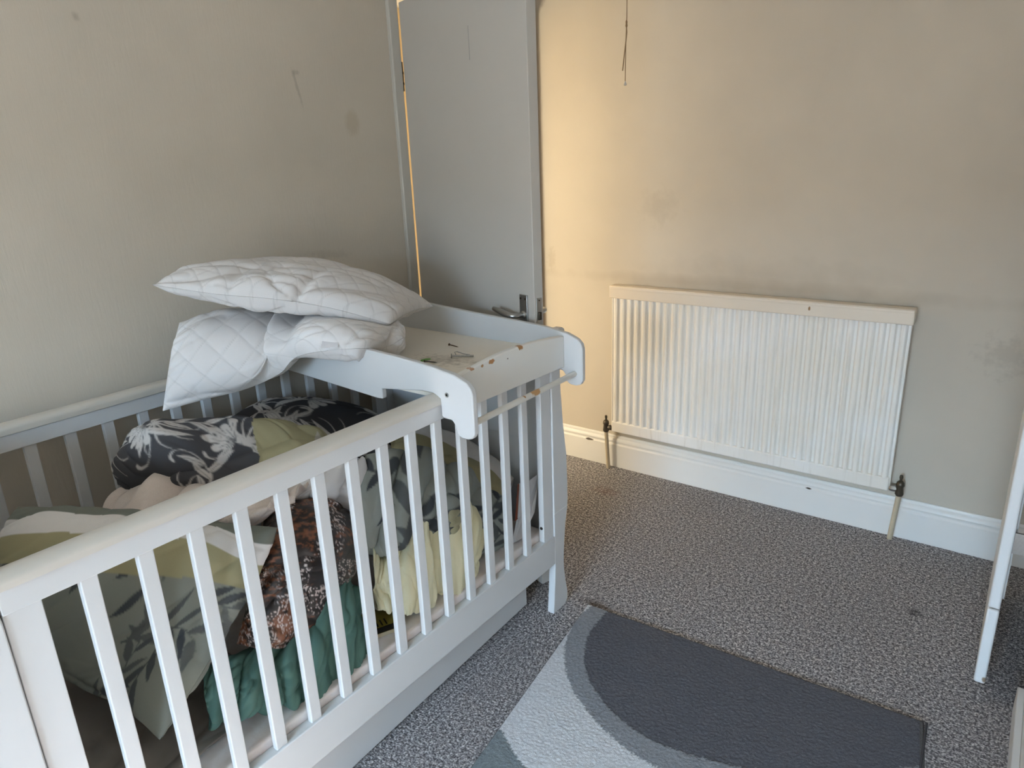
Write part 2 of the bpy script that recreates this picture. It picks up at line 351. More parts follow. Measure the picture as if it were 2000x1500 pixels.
# ------------------------------------------------------------------ wardrobe with an opened door on the right
wd = thing('wardrobe', 'white wardrobe at the right edge with its door swung open', 'wardrobe', (1.55, -.1, 0))
M_ward = gloss('white painted wardrobe board', srgb(228,228,228), [dict(col=srgb(150,130,110), loc=(1.21-1.55,.415+.1,.045), rad=(.006,.02,.008), soft=.3), dict(col=srgb(150,130,110), loc=(1.20-1.55,.415+.1,.274), rad=(.016,.02,.002), soft=.3, wob=.4)])
box('body', (1.30, -.88, .0), (1.80, .375, 1.95), M_ward, wd, .003)
box('plinth', (1.283, -.88, .0), (1.30, .379, .085), M_ward, wd, .002)
box('door', (1.286, -.88, .095), (1.30, -.255, 1.93), M_ward, wd, .002)
dr = box('door', (1.186, .418, .273), (1.214, .96, 1.92), M_ward, wd, .006, seg=3)
box('door_panel', (1.214, .455, .29), (1.219, .93, 1.86), M_ward, dr, .001)
dl = box('drawer_front', (1.186, .414, .030), (1.214, .96, .2715), M_ward, wd, .006, seg=3)
for hz_ in (.45, 1.6): box('hinge', (1.214, .420, hz_), (1.300, .426, hz_+.06), M_steel, wd)

# ------------------------------------------------------------------ cot bed
cot = thing('cot_bed', 'white wooden slatted cot bed with sleigh ends, against the wall', 'cot', (-.38, -.67, 0))
P = .0925; YM = -.6725
def slats(x0, x1, z0, z1, y_off=0):
    base = None
    for k in range(1, 15):
        if base is None:
            base = boxm((x0, 0, z0), (x1, .0275, z1)); base.transform(Matrix.Translation(-Vector(cot.location))); me = base
            o = bpy.data.objects.new('slat', me); me.materials.append(M_cot)
        else: o = bpy.data.objects.new('slat', base)
        COL.objects.link(o); o.parent = cot; o.location = (0, -k*P+y_off, 0)
        m = o.modifiers.new('bevel', 'BEVEL'); m.width = .002; m.segments = 2
slats(-.016, 0, .290, .875); slats(-.772, -.756, .290, .875)
def cap_profile(xc):
    pts = []
    for a in range(0, 181, 15):
        pts.append((xc+.0215*math.cos(math.radians(a)), .9245+.0155*math.sin(math.radians(a))))
    return [(xc-.012,.911),(xc+.012,.911),(xc+.012,.9135),(xc+.0205,.9135)]+pts+[(xc-.0205,.9135),(xc-.012,.9135)]
def side(xf, s):
    # s=+1: outer face towards +x at xf
    a, b = (xf-.022, xf+.004) if s > 0 else (xf-.004, xf+.022)
    box('top_rail', (a, -1.4037, .871), (b, .058, .911), M_cot, cot, .0012)
    link('rail_cap', prismm(cap_profile(xf-.009*s), 1, -1.4040, .059), M_cap, cot, smooth=True).data.set_sharp_from_angle(angle=math.radians(50))
    box('bottom_rail', (a, -1.4037, .190), (b+(.002 if s > 0 else 0), .058, .295), M_cot, cot, .0025)
    box('stile', (a+.002, .006, .295), (b-.004*(s > 0), .058, .871), M_cot, cot, .0015)
    box('stile', (a+.002, -1.4037, .295), (b-.004*(s > 0), -1.350, .871), M_cot, cot, .0015)
side(0, 1); side(-.772, -1)
OUT = [(.044,-.0),(.118,-.0),(.134,.018),(.133,.05),(.121,.098),(.114,.15),(.1135,.19),(.118,.24),(.128,.315),(.139,.36),(.144,.40),(.1435,.46),(.140,.564),(.130,.63),(.124,.668),(.117,.742),(.112,.80),(.110,.86),(.116,.91),(.130,.95),(.142,.972),(.140,.985),(.128,.992),(.105,.992),(.086,.965),(.072,.93),(.064,.90),(.0605,.86),(.060,.19),(.056,.12),(.047,.03)]
def endpts(sgn): return [(y if sgn > 0 else 2*YM-y, z) for y, z in OUT]
for sgn in (1, -1):
    for a, b in ((-.021, .005), (-.777, -.751)):
        p = prism('post', endpts(sgn), 0, a, b, M_cot, cot, .0025)
    # curved end board between the posts
    cl = [(.104,.20),(.104,.28),(.112,.33),(.120,.40),(.120,.46),(.114,.564),(.102,.66),(.096,.74),(.090,.82),(.090,.86),(.096,.91),(.110,.95),(.122,.978)]
    o2 = [(y+.009, z) for y, z in cl]+[(y-.009, z) for y, z in reversed(cl)]
    o2 = [(y if sgn > 0 else 2*YM-y, z) for y, z in o2]
    ebm = prismm(o2, 0, -.751, -.021); eb = link('end_board', ebm, M_cot, cot, .0015)
    yy = .1095 if sgn > 0 else 2*YM-.1095
    box('moulding', (-.748, min(yy-.010, yy+.010), .600), (-.024, max(yy-.010, yy+.010), .606), M_cot, eb, .002)
box('base_board', (-.750, -1.395, .205), (-.024, .055, .222), M_cot, cot)
# joint lines on the far front post
box('joint_strip', (.0045, .060, .3745), (.0056, .140, .3760), plain('pale filled joint', srgb(236,236,236), .5), cot)
tube('cam_bolt', [(-.01,.0055,.345), (-.01,.0045,.345)], .0055, M_dark, cot, 12)

# underbed drawer, pushed in slightly askew
ud = thing('underbed_drawer', 'low white drawer standing on the carpet under the cot', 'drawer', (-.10, .024, 0), math.radians(2.2))
lbox('drawer_front', (-.012, -1.25, .014), (.006, 0, .172), M_cot, ud, .002)
lbox('drawer_side', (-.56, -.018, .020), (-.012, -.004, .150), M_cot, ud, .001)
lbox('drawer_side', (-.56, -1.246, .020), (-.012, -1.232, .150), M_cot, ud, .001)
lbox('drawer_back', (-.572, -1.246, .020), (-.56, -.004, .150), M_cot, ud, .001)
lbox('drawer_base', (-.56, -1.232, .020), (-.012, -.018, .028), M_cot, ud)

# ------------------------------------------------------------------ cot-top changer
ch = thing('cot_top_changer', 'white wooden changing tray hooked across the cot side rails', 'changing tray', (-.36, -.17, .88))
CW = srgb(222, 220, 214)
def off(p): return tuple(a-b for a, b in zip(p, (-.36,-.17,.88)))
M_chp = gloss('white lacquered changer panel', WHITE)
M_tray = gloss('grubby cream changer tray', srgb(236,229,217), [
    dict(col=srgb(120,110,96), loc=off((-.05,-.20,.93)), rad=(.05,.012,.1), rot=(0,0,.5), soft=.7, wob=.9, wscale=40, amt=.5),
    dict(col=srgb(110,100,88), loc=off((.00,-.33,.93)), rad=(.03,.02,.1), soft=.8, wob=1.1, wscale=70, amt=.5),
    dict(col=srgb(120,108,92), loc=off((-.22,-.18,.93)), rad=(.06,.03,.1), soft=.8, wob=1.2, wscale=60, amt=.45),
    dict(col=srgb(70,60,50), loc=off((-.11,-.28,.93)), rad=(.008,.005,.1), soft=.4, wob=.5, amt=.8),
    dict(col=srgb(70,60,50), loc=off((-.02,-.24,.93)), rad=(.005,.004,.1), soft=.4, wob=.5, amt=.8),
    dict(col=srgb(232,222,200), loc=off((-.20,-.30,.93)), rad=(.016,.012,.1), soft=.5, wob=.5, amt=.7)], .42)
chips = [dict(col=srgb(176,128,84), loc=off((.032,-.265,.985)), rad=(.03,.013,.006), soft=.15, wob=.3, wscale=90),
         dict(col=srgb(170,124,80), loc=off((.032,-.135,.992)), rad=(.03,.010,.008), soft=.15, wob=.45, wscale=110),
         dict(col=srgb(190,150,120), loc=off((.032,-.345,.984)), rad=(.03,.008,.003), soft=.2, wob=.4, wscale=150),
         dict(col=srgb(180,140,100), loc=off((.032,-.305,.983)), rad=(.03,.005,.004), soft=.2, wob=.4, wscale=150),
         dict(col=srgb(120,112,104), loc=off((.032,-.195,.975)), rad=(.03,.003,.002), soft=.3, wob=.4)]
M_apron = gloss('chipped white changer apron', srgb(236,235,231), chips)
near = [(-.010,.9405),(.0125,.930),(.0135,.884),(.020,.880),(.046,.879),(.056,.868),(.062,.845),(.074,.838),(.095,.837),(.110,.842),(.118,.856),(.1185,.955),(.114,.970),(.100,.984),(.062,.999),(-.015,1.010),(-.122,1.018),(-.277,1.025),(-.50,1.040),(-.70,1.048),(-.79,1.046),(-.806,1.035),(-.808,.945),(-.795,.932),(-.742,.941),(-.740,.918),(-.575,.911),(-.382,.900),(-.220,.891),(-.200,.892),(-.200,.921),(-.048,.9405)]
sp1 = prism('side_panel', near, 1, -.446, -.428, M_chp, ch, .0035, seg=3)
far_o = [(x-.018, z-.013 if z > .95 else z-.013) for x, z in near]
far_o = [(max(x, -.808), (z if x < -.03 else z)) for x, z in far_o]
sp2 = prism('side_panel', far_o, 1, .088, .106, M_chp, ch, .0035, seg=3)
tube('bolt', [(.036,-.4455,.944), (.036,-.4475,.944)], .006, M_chrome, sp1, 14); tube('bolt_socket', [(.036,-.4470,.944), (.036,-.4480,.944)], .0032, M_dark, sp1, 6)
tb = box('tray_board', (-.790, -.428, .922), (.020, .088, .932), M_tray, ch)
ap = [(-.4275,.888),(.0875,.878)]+[(.0875-(.515)*t, .9765+.020*math.sin(math.pi*t)) for t in [i/16 for i in range(17)]]
prism('front_apron', ap, 0, .018, .036, M_apron, ch, .003)
prism('back_apron', [(-.4275,.94),(.0875,.93),(.0875,1.03),(-.4275,1.04)], 0, -.806, -.790, M_chp, ch, .003)
M_bar = gloss('chipped white towel rail', srgb(222,219,212), [dict(col=srgb(188,146,100), loc=off((.085,-.135,.872)), rad=(.02,.020,.012), soft=.15, wob=.4, wscale=60), dict(col=srgb(170,126,84), loc=off((.085,-.19,.872)), rad=(.02,.004,.004), soft=.15, wob=.4, wscale=60)])
tube('towel_rail', [(.088,-.429,.868), (.072,.089,.862)], .0085, M_bar, ch, 18)

# ------------------------------------------------------------------ little bits of hardware left on the tray
ZT = .932
def screw(name, lab, head, tip, r, mat, bolt=False, group='screws on the tray'):
    h = Vector(head); t = Vector(tip); d = (t-h).normalized()
    s = thing(name, lab, 'screw', head, 0, group)
    link('head', tubem([h, h+d*r*.7, h+d*r*1.5] if not bolt else [h, h+d*.002, h+d*.003], [r*2.1, r*2.1, r] if not bolt else [r*2.3, r*2.3, r], 14), mat, s, smooth=True)
    n = 26; L = (t-h).length; pts = []; rs = []
    for i in range(n+1):
        pts.append(h+d*(r*1.4+(L-r*1.4)*i/n)); k = 1 if i < n*.75 or bolt else max(.12, 1-(i/n-.75)*3.4); rs.append(r*k*(1.0 if (i % 2 or bolt) else .72))
    link('shank', tubem(pts, rs, 10), mat, s, smooth=True); return s
screw('wood_screw', 'brown wood screw on the changing tray, nearest its far side', (-0.309,-0.051,0.939), (-0.267,-0.053,0.936), .0020, M_mattb)
screw('wood_screw', 'dark wood screw beside a green wall plug on the tray', (-0.242,-0.236,0.939), (-0.206,-0.218,0.936), .0021, M_brass)
screw('bolt', 'thick silver bolt lying on the changing tray', (-0.209,-0.154,0.940), (-0.154,-0.115,0.938), .0030, M_steel, True)
sp = thing('steel_pin', 'bent silver clip lying along the bolt on the tray', 'clip', (-0.226,-0.114,0.936))
tube('wire', [(-0.171,-0.112,0.938), (-0.184,-0.126,0.943), (-0.209,-0.126,0.946), (-0.217,-0.129,0.944), (-0.208,-0.134,0.940)], .0014, M_steel, sp, 8)
wp = thing('wall_plug', 'light green plastic wall plug on the changing tray', 'wall plug', (-0.262,-0.225,0.936))
tube('sleeve', [(-0.259,-0.229,0.936), (-0.261,-0.221,0.936), (-0.259,-0.210,0.936), (-0.251,-0.199,0.936)], [.0042,.0036,.0034,.0022], plain('light green plastic', srgb(120,170,90), .5), wp, 12)

# ------------------------------------------------------------------ rug
rug = thing('rug', 'grey rug with a dark rounded shape and pale curved bands', 'rug', (.0735,.1516,0), .0492)
def catmull(pts, n):
    pts = np.array(pts, float); m = len(pts); t = np.linspace(0, m-1, n); i = np.clip(np.floor(t).astype(int), 0, m-2); f = (t-i)[:, None]
    ext = np.vstack([2*pts[0]-pts[1], pts, 2*pts[-1]-pts[-2]])
    a, b, c, d = ext[i], ext[i+1], ext[i+2], ext[i+3]
    return .5*((2*b)+(-a+c)*f+(2*a-5*b+4*c-d)*f**2+(-a+3*b-3*c+d)*f**3)
def below(x, y, curve):
    """signed: >0 where the point lies above (towards the far edge of) the open curve y=c(x)"""
    c = catmull(curve, 400); return c
def inside(x, y, poly):
    r = np.zeros(x.shape, bool); n = len(poly); j = n-1
    for i in range(n):
        xi, yi = poly[i]; xj, yj = poly[j]
        k = ((yi > y) != (yj > y)) & (x < (xj-xi)*(y-yi)/(yj-yi+1e-12)+xi); r ^= k; j = i
    return r
c1 = catmull([(.105,.06),(.082,.0),(.072,-.09),(.074,-.17),(.114,-.277),(.177,-.352),(.26,-.408),(.366,-.441),(.466,-.441),(.593,-.415),(.70,-.375),(.85,-.29),(1.02,-.165),(1.12,-.08)], 160)
c2 = catmull([(.05,.08),(.022,.0),(.006,-.07),(.004,-.139),(.03,-.25),(.085,-.347),(.164,-.423),(.28,-.487),(.40,-.518),(.55,-.510),(.70,-.455),(.86,-.330),(1.02,-.185),(1.12,-.09)], 160)
c3 = catmull([(-.05,-.60),(.032,-.640),(.08,-.673),(.131,-.695),(.20,-.712),(.4,-.74),(.7,-.71),(1.12,-.58)], 120)
c4 = catmull([(-.05,-1.2),(.3,-1.1),(.6,-1.0),(1.12,-.98)], 80)
xs = np.linspace(0, 1.024, 300); ys = np.concatenate([np.linspace(0, -.74, 240), np.linspace(-.75, -1.45, 60)])
gx, gy = np.meshgrid(xs, ys); rs_ = np.random.RandomState(4)
wx = gx+.004*np.sin(gy*90)*0+rs_.normal(0, .0022, gx.shape); wy = gy+rs_.normal(0, .0022, gx.shape)
top = lambda c: [tuple(p) for p in c]+[(1.3,.5),(-.2,.5)]
d1 = inside(wx, wy, top(c1)); d2 = inside(wx, wy, top(c2)); d3 = inside(wx, wy, top(c3)); d4 = inside(wx, wy, top(c4))
cols = np.zeros(gx.shape+(4,)); dk_, md_, lt_, gr_ = [np.array(srgb(*c)) for c in ((94,95,102), (138,141,147), (204,205,209), (126,134,138))]
cols[:] = lt_; cols[~d3] = gr_; cols[~d4] = lt_; cols[d2] = md_; cols[d1] = dk_
edge_ = (gx < .004) | (gx > 1.02) | (gy > -.004); 
brd = (gx > 1.013) | (gy > -.006) | (gx < .006); cols[brd] = np.array(srgb(96,94,94))
cols[..., :3] *= (1+rs_.normal(0, .06, gx.shape))[..., None]
hz_ = .0095+rs_.normal(0, .0007, gx.shape); hz_[d1] -= .0012; hz_[brd] = .006
edg = np.minimum.reduce([gx, 1.024-gx, -gy]); hz_ = np.where(edg < .001, .001, hz_)
sk = .045*(-gy)
V = np.stack([gx+sk, gy, hz_], -1).reshape(-1, 3)
def grid_faces(r, c, base=0, flip=False):
    i = np.arange(r-1)[:, None]*c+np.arange(c-1)[None, :]; i = i.ravel()+base
    q = np.stack([i, i+1, i+c+1, i+c], -1); return q[:, ::-1] if flip else q
def fastmesh(name, V, F, cols=None):
    me = bpy.data.meshes.new(name); me.vertices.add(len(V)); me.vertices.foreach_set('co', np.asarray(V, np.float32).ravel())
    n = len(F); me.loops.add(n*4); me.loops.foreach_set('vertex_index', np.asarray(F, np.int32).ravel())
    me.polygons.add(n); me.polygons.foreach_set('loop_start', np.arange(0, n*4, 4, dtype=np.int32)); me.polygons.foreach_set('loop_total', np.full(n, 4, np.int32)) if False else None
    me.update(calc_edges=True); me.validate()
    if cols is not None:
        a = me.color_attributes.new('Col', 'FLOAT_COLOR', 'POINT'); a.data.foreach_set('color', np.asarray(cols, np.float32).ravel())
    return me
def colmat(name, rough=.9, spec=.15, weave=900, weave_amt=.08, bumpd=.0006, sheen=0, fuzz=0):
    t = NT(name); a = t.n('ShaderNodeVertexColor'); a.layer_name = 'Col'
    nz = t.noise(weave, 2); g = t.rng(nz, .3, .7, 1-weave_amt, 1+weave_amt)
    q = t.n('ShaderNodeVectorMath', operation='SCALE'); t.l(a.outputs[0], q.inputs[0]); t.l(g, q.inputs['Scale'])
    t.bump(nz, .5, bumpd)
    if sheen: t.b.inputs['Sheen Weight'].default_value = sheen
    return t.out(q.outputs[0], rough, spec)
rme = fastmesh('rug_pile', V, grid_faces(len(ys), len(xs), 0, True), cols.reshape(-1, 4))
link('pile', rme, colmat('short rug pile', .95, .1, 420, .16, .003), rug, smooth=True, local=True)
link('binding', boxm((1.0265, -1.45, .0005), (1.0325, -.002, .0085)), plain('dark rug binding', srgb(80,80,86), .8, .2), rug, .002, local=True)
rug.children[-1].data.transform(Matrix(((1,-.045,0,0),(0,1,0,0),(0,0,1,0),(0,0,0,1))))

# ------------------------------------------------------------------ soft goods toolkit
def cgrid(ctrl, nr, nc):
    A = np.array(ctrl, float); B = np.stack([catmull(A[:, j], nr) for j in range(A.shape[1])], 1); return np.stack([catmull(B[i], nc) for i in range(nr)], 0)
def vnoise(x, y, seed=0):
    r = np.random.RandomState(seed); Tb = r.uniform(-1, 1, (64, 64)); xi = np.floor(x).astype(int); yi = np.floor(y).astype(int); fx = x-xi; fy = y-yi
    fx = fx*fx*fx*(fx*(fx*6-15)+10); fy = fy*fy*fy*(fy*(fy*6-15)+10); g = lambda a, b: Tb[a % 64, b % 64]
    return (g(xi,yi)*(1-fx)+g(xi+1,yi)*fx)*(1-fy)+(g(xi,yi+1)*(1-fx)+g(xi+1,yi+1)*fx)*fy
def wrinkle(s, t, specs):
    """sum of directional folds: (amplitude m, wavelength m, stretch, angle, ridged, seed)"""
    d = np.zeros_like(s)
    for amp, wl, st, ang, ridged, seed in specs:
        c, n = math.cos(ang), math.sin(ang); a = (s*c+t*n)/wl; b = (-s*n+t*c)/(wl*st)
        a = a+.6*vnoise(a*.5+7, b+3, seed+50)
        q = vnoise(a+seed*3.1, b+seed*1.7, seed)
        if ridged: q = 2*np.abs(q)**.8-.8
        d += amp*q
    return d
def frame(Pg):
    du = np.gradient(Pg, axis=1); dv = np.gradient(Pg, axis=0); N = np.cross(du, dv); N /= np.linalg.norm(N, axis=-1, keepdims=True)+1e-9
    if (N@np.array((.55,-.45,.7))).mean() < 0: N = -N
    return N
def metric(Pg):
    W = np.linalg.norm(np.diff(Pg, axis=1), axis=-1).sum(1).mean(); H = np.linalg.norm(np.diff(Pg, axis=0), axis=-1).sum(0).mean()
    nr, nc = Pg.shape[:2]; v, u = np.meshgrid(np.linspace(0, 1, nr), np.linspace(0, 1, nc), indexing='ij'); return u, v, u*W, v*H
def draped(name, ctrl, res, mat, parent, colfn, specs=(), solid=.004, extra=None, xmax=-.024):
    A = np.array(ctrl, float); Pg0 = cgrid(A, 40, 60); _, _, s0, t0 = metric(Pg0); nc = int(s0.max()/res)+2; nr = int(t0.max()/res)+2
    Pg = cgrid(A, nr, nc); u, v, s, t = metric(Pg); N = frame(Pg)
    d = wrinkle(s, t, specs)*np.clip(v*4, .3, 1)*np.clip((1-v)*5, .3, 1)
    if extra is not None: d = d+extra(u, v, s, t)
    Pg = Pg+N*d[..., None]; Pg[..., 0] = xmax-.012*np.logaddexp(0, (xmax-Pg[..., 0])/.012)  # pressed softly against the slats
    cols = colfn(u, v, s, t); me = fastmesh(name, Pg.reshape(-1, 3), grid_faces(nr, nc), cols.reshape(-1, 4))
    return link(name, me, mat, parent, smooth=True, solid=solid)
def puffed(name, ctrl, res, thick, mat, parent, colfn, specs=(), pw=(2.6, 2.6), under=1.0, extra=None, quilt=0, seam=.10):
    A = np.array(ctrl, float); Pg0 = cgrid(A, 40, 60); _, _, s0, t0 = metric(Pg0); nc = int(s0.max()/res)+2; nr = int(t0.max()/res)+2
    Pg = cgrid(A, nr, nc); u, v, s, t = metric(Pg); N = frame(Pg)
    eu = 1-np.abs(2*u-1)**pw[0]; ev = 1-np.abs(2*v-1)**pw[1]; prof = np.sqrt(np.clip(eu*ev, 0, 1))
    edge = np.minimum(prof*4, 1)
    pk = np.exp(-(np.minimum.reduce([s, s.max()-s, t, t.max()-t])/.05)**2)
    pucker = .006*pk*edge*wrinkle(s+t, t-s, [(1, .035, 3, .8, 1, 5)])
    d = wrinkle(s, t, specs)*edge+pucker
    if extra is not None: d = d+extra(u, v, s, t)*edge
    if quilt:
        q1 = ((s+t*.9) % quilt); q1 = np.minimum(q1, quilt-q1); q2 = ((s-t*.9+9) % quilt); q2 = np.minimum(q2, quilt-q2); q = np.minimum(q1, q2)
        groove = np.exp(-(q/.0035)**2); d = d-.0011*groove*edge+.0010*edge*np.minimum(q/(quilt*.5), 1)
    topv = Pg+N*(thick*prof+d)[..., None]
    d2 = wrinkle(s+3, t+1, specs)*edge+pucker
    if quilt: d2 = d2-.0011*groove*edge
    botv = Pg-N*(thick*under*prof+d2+.0006)[..., None]
    cols = colfn(u, v, s, t)
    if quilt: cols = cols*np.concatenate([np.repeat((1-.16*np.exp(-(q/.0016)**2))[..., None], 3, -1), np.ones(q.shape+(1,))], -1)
    V = np.concatenate([topv.reshape(-1, 3), botv.reshape(-1, 3)]); F = np.concatenate([grid_faces(nr, nc), grid_faces(nr, nc, nr*nc, True)])
    me = fastmesh(name, V, F, np.concatenate([cols.reshape(-1, 4)]*2))
    bm = bmesh.new(); bm.from_mesh(me); bmesh.ops.recalc_face_normals(bm, faces=bm.faces); bm.to_mesh(me); bm.free()
    return link(name, me, mat, parent, smooth=True)
def shift(row, dx, dy, dz): return [(p[0]+dx, p[1]+dy, p[2]+dz) for p in row]
def flat(c):
    c = np.array(srgb(*c))
    def f(u, v, s, t): o = np.zeros(u.shape+(4,)); o[:] = c; return o
    return f
# printed scroll-and-leaf pattern, drawn into a coarse raster of the cloth's own metres
class Print:
    def __init__(s, W=1.6, H=1.2, res=.002): s.W, s.H, s.res = W, H, res; s.im = np.zeros((int(H/res), int(W/res)), np.float32)
    def dot(s, x, y, r, val=1):
        R = r/s.res; cx, cy = x/s.res, y/s.res; h, w = s.im.shape; x0, x1 = max(0, int(cx-R-2)), min(w, int(cx+R+3)); y0, y1 = max(0, int(cy-R-2)), min(h, int(cy+R+3))
        if x0 >= x1 or y0 >= y1: return
        yy, xx = np.mgrid[y0:y1, x0:x1]; k = np.clip(R-np.hypot(xx-cx, yy-cy)+.5, 0, 1); b = s.im[y0:y1, x0:x1]; s.im[y0:y1, x0:x1] = b*(1-k)+val*k
    def curve(s, x, y, a, L, k0, k1, w, val=1, shape='leaf', n=46):
        st = L/n; out = []
        for i in range(n+1):
            f = i/n
            if shape == 'leaf': r = w*(math.sin(math.pi*min(1, f**.8))**.9)*(1-.15*f)
            elif shape == 'drop': r = w*(f**1.1)*(1 if f < .86 else math.sqrt(max(0, 1-((f-.86)/.14)**2)))
            elif shape == 'tail': r = w*(1-.75*f)
            else: r = w
            s.dot(x, y, max(r, .0006), val); out.append((x, y, a)); a += (k0+(k1-k0)*f)*st; x += math.cos(a)*st; y += math.sin(a)*st
        return out
    def motif(s, x, y, a, sc, rnd):
        k = rnd.choice((-1, 1)); L = .34*sc
        stem = s.curve(x, y, a, L, 2*k/sc, 13*k/sc, .0065*sc, 1, 'tail', 80); e = stem[-1]; s.curve(e[0], e[1], e[2], .07*sc, 26*k/sc, 42*k/sc, .0055*sc, 1, 'drop', 30)
        for i in range(7):
            q = stem[int((i+.6)*9)]; side = 1 if i % 2 else -1; la = q[2]+side*rnd.uniform(.5, .9); ll = rnd.uniform(.075, .13)*sc
            s.curve(q[0], q[1], la, ll, -side*3/sc, side*9/sc, rnd.uniform(.010, .015)*sc, 1, 'leaf')
            s.curve(q[0], q[1], la, ll*.8, -side*3/sc, side*9/sc, .0014*sc, 0, 'tail', 30)
        for i in range(6):
            pa = a+math.pi+(i-2.5)*.46; pl = rnd.uniform(.075, .105)*sc
            s.curve(x, y, pa, pl, 0, rnd.uniform(-9, 9)/sc, .0165*sc, 1, 'drop'); s.curve(x, y, pa, pl*.75, 0, 3/sc, .0016*sc, 0, 'tail', 30)
        for i in range(4): 
            pa = a+math.pi*.5*k+(i-1.5)*.5; s.curve(x+.03*sc*math.cos(a), y+.03*sc*math.sin(a), pa, .15*sc, 6*k/sc, -20*k/sc, .0045*sc, 1, 'tail', 40)
    def leafspray(s, x, y, a, sc, rnd):
        k = rnd.choice((-1, 1)); stem = s.curve(x, y, a, .3*sc, 1*k, 7*k, .004*sc, .8, 'tail', 60)
        for i in range(8):
            q = stem[int(4+i*7)]; side = 1 if i % 2 else -1
            s.curve(q[0], q[1], q[2]+side*.7, rnd.uniform(.07, .12)*sc, -side*4, side*10, rnd.uniform(.010, .017)*sc, rnd.uniform(.6, 1), 'leaf')
    def __call__(s, x, y):
        h, w = s.im.shape; i = np.clip(y/s.res, 0, h-2); j = np.clip(x/s.res, 0, w-2); a = i.astype(int); b = j.astype(int); f = i-a; g = j-b; I = s.im
        return (I[a,b]*(1-g)+I[a,b+1]*g)*(1-f)+(I[a+1,b]*(1-g)+I[a+1,b+1]*g)*f
rnd = random.Random(11)
scroll = Print()
for i in range(9):
    for j in range(6): scroll.motif(.06+i*.185+rnd.uniform(-.025,.025)+(j % 2)*.09, .05+j*.205+rnd.uniform(-.025,.025), rnd.uniform(0, 6.28), rnd.uniform(.62, .82), rnd)
leafy = Print()
for i in range(8):
    for j in range(6): leafy.leafspray(.05+i*.2+rnd.uniform(-.04,.04), .05+j*.21+rnd.uniform(-.04,.04), rnd.uniform(0, 6.28), rnd.uniform(.8, 1.2), rnd)
def lerp(a, b, k): k = np.clip(k, 0, 1)[..., None]; return a*(1-k)+b*k
C_ = lambda *c: np.array(srgb(*c))
CHAR, PALE, OLIVE, LEAFBG, LEAFDK, OFFW, GREEN_ST = C_(74,74,78), C_(200,196,193), C_(164,157,124), C_(138,141,133), C_(66,70,76), C_(222,218,215), C_(118,121,113)
M_cotton = colmat('printed cotton', .85, .2, 1200, .06, .0004)
M_quilt = colmat('white quilted cotton', .8, .25, 900, .03, .0004)
M_fleece = colmat('soft fleece', .95, .1, 500, .07, .0012, sheen=.3)
M_jersey = colmat('green jersey', .75, .3, 1100, .05, .0004)
M_satin = colmat('pale yellow brushed cotton', .6, .35, 900, .04, .0004)

# ------------------------------------------------------------------ mattress
mt = thing('mattress', 'pinkish white stained mattress lying inside the cot', 'mattress', (-.385, -.67, .222))
mm = NT('stained pinkish white mattress cover'); _c = mm.mix(mm.rng(mm.noise(9, 5), .38, .72), srgb(246,241,240), srgb(228,212,206)); _c = mm.mix(mm.rng(mm.noise(26, 3), .55, .8, 0, .6), _c, srgb(250,247,247)); mm.bump(mm.noise(30, 4), .5, .004); mm = mm.out(_c, .85, .2)
bm = bmesh.new(); bmesh.ops.create_cube(bm, size=1); bmesh.ops.scale(bm, vec=(.718, 1.43, .096), verts=bm.verts); bmesh.ops.translate(bm, vec=(-.3825, -.67, .270), verts=bm.verts)
bmesh.ops.bevel(bm, geom=bm.edges[:], offset=.011, segments=4, profile=.6, affect='EDGES'); me = bpy.data.meshes.new('cover'); bm.to_mesh(me); bm.free()
link('cover', me, mm, mt, smooth=True)
tube('piping', [(-.027,-1.36,.3085), (-.027,-.9,.3085), (-.027,-.3,.3085), (-.027,.02,.3085)], .0022, plain('cream piping', srgb(216,200,176), .8, .2), mt, 8)

# grey cover crumpled at the near end of the mattress
gc = thing('grey_sheet', 'grey crumpled sheet under the striped pillow on the mattress', 'sheet', (-.3, -1.2, .314))
ctrl = [[(-.70,-1.38,.36), (-.45,-1.385,.35), (-.2,-1.385,.345), (-.10,-1.38,.335)], [(-.70,-1.24,.345), (-.45,-1.22,.35), (-.2,-1.22,.342), (-.085,-1.22,.335)],
        [(-.70,-1.10,.34), (-.45,-1.06,.342), (-.2,-1.06,.338), (-.095,-1.08,.333)], [(-.70,-.96,.33), (-.45,-.92,.33), (-.2,-.93,.328), (-.12,-1.0,.330)]]
draped('cover', ctrl, .008, M_cotton, gc, flat((152,145,139)), [(.010,.09,3,.5,1,2), (.003,.04,2,1.4,1,3)])

# ------------------------------------------------------------------ striped pillow with leaf print
sp_ = thing('striped_pillow', 'striped green, white and olive leaf print pillow leaning in the cot', 'pillow', (-.33,-1.15,.4))
def pillcol(u, v, s, t):
    o = np.zeros(u.shape+(4,)); w_ = v+.012*np.sin(u*9); o[:] = GREEN_ST; o[w_ > .115] = OFFW; o[w_ > .245] = OLIVE
    k = leafy(s*1.45+.1, t*1.45+.25); lo = w_ > .385; o[lo] = lerp(LEAFBG, LEAFDK, k)[lo]; return o
ctrl = [[(-0.640,-1.184,0.773), (-0.500,-1.094,0.770), (-0.350,-1.007,0.756), (-0.200,-0.947,0.755), (-0.055,-0.901,0.765)],
        [(-0.620,-1.266,0.688), (-0.440,-1.176,0.702), (-0.290,-1.093,0.704), (-0.160,-1.018,0.697), (-0.062,-0.965,0.666)],
        [(-0.620,-1.327,0.590), (-0.460,-1.254,0.585), (-0.310,-1.175,0.572), (-0.180,-1.107,0.559), (-0.070,-1.080,0.553)],
        [(-0.640,-1.367,0.514), (-0.500,-1.292,0.486), (-0.330,-1.248,0.476), (-0.190,-1.217,0.459), (-0.060,-1.215,0.452)]]
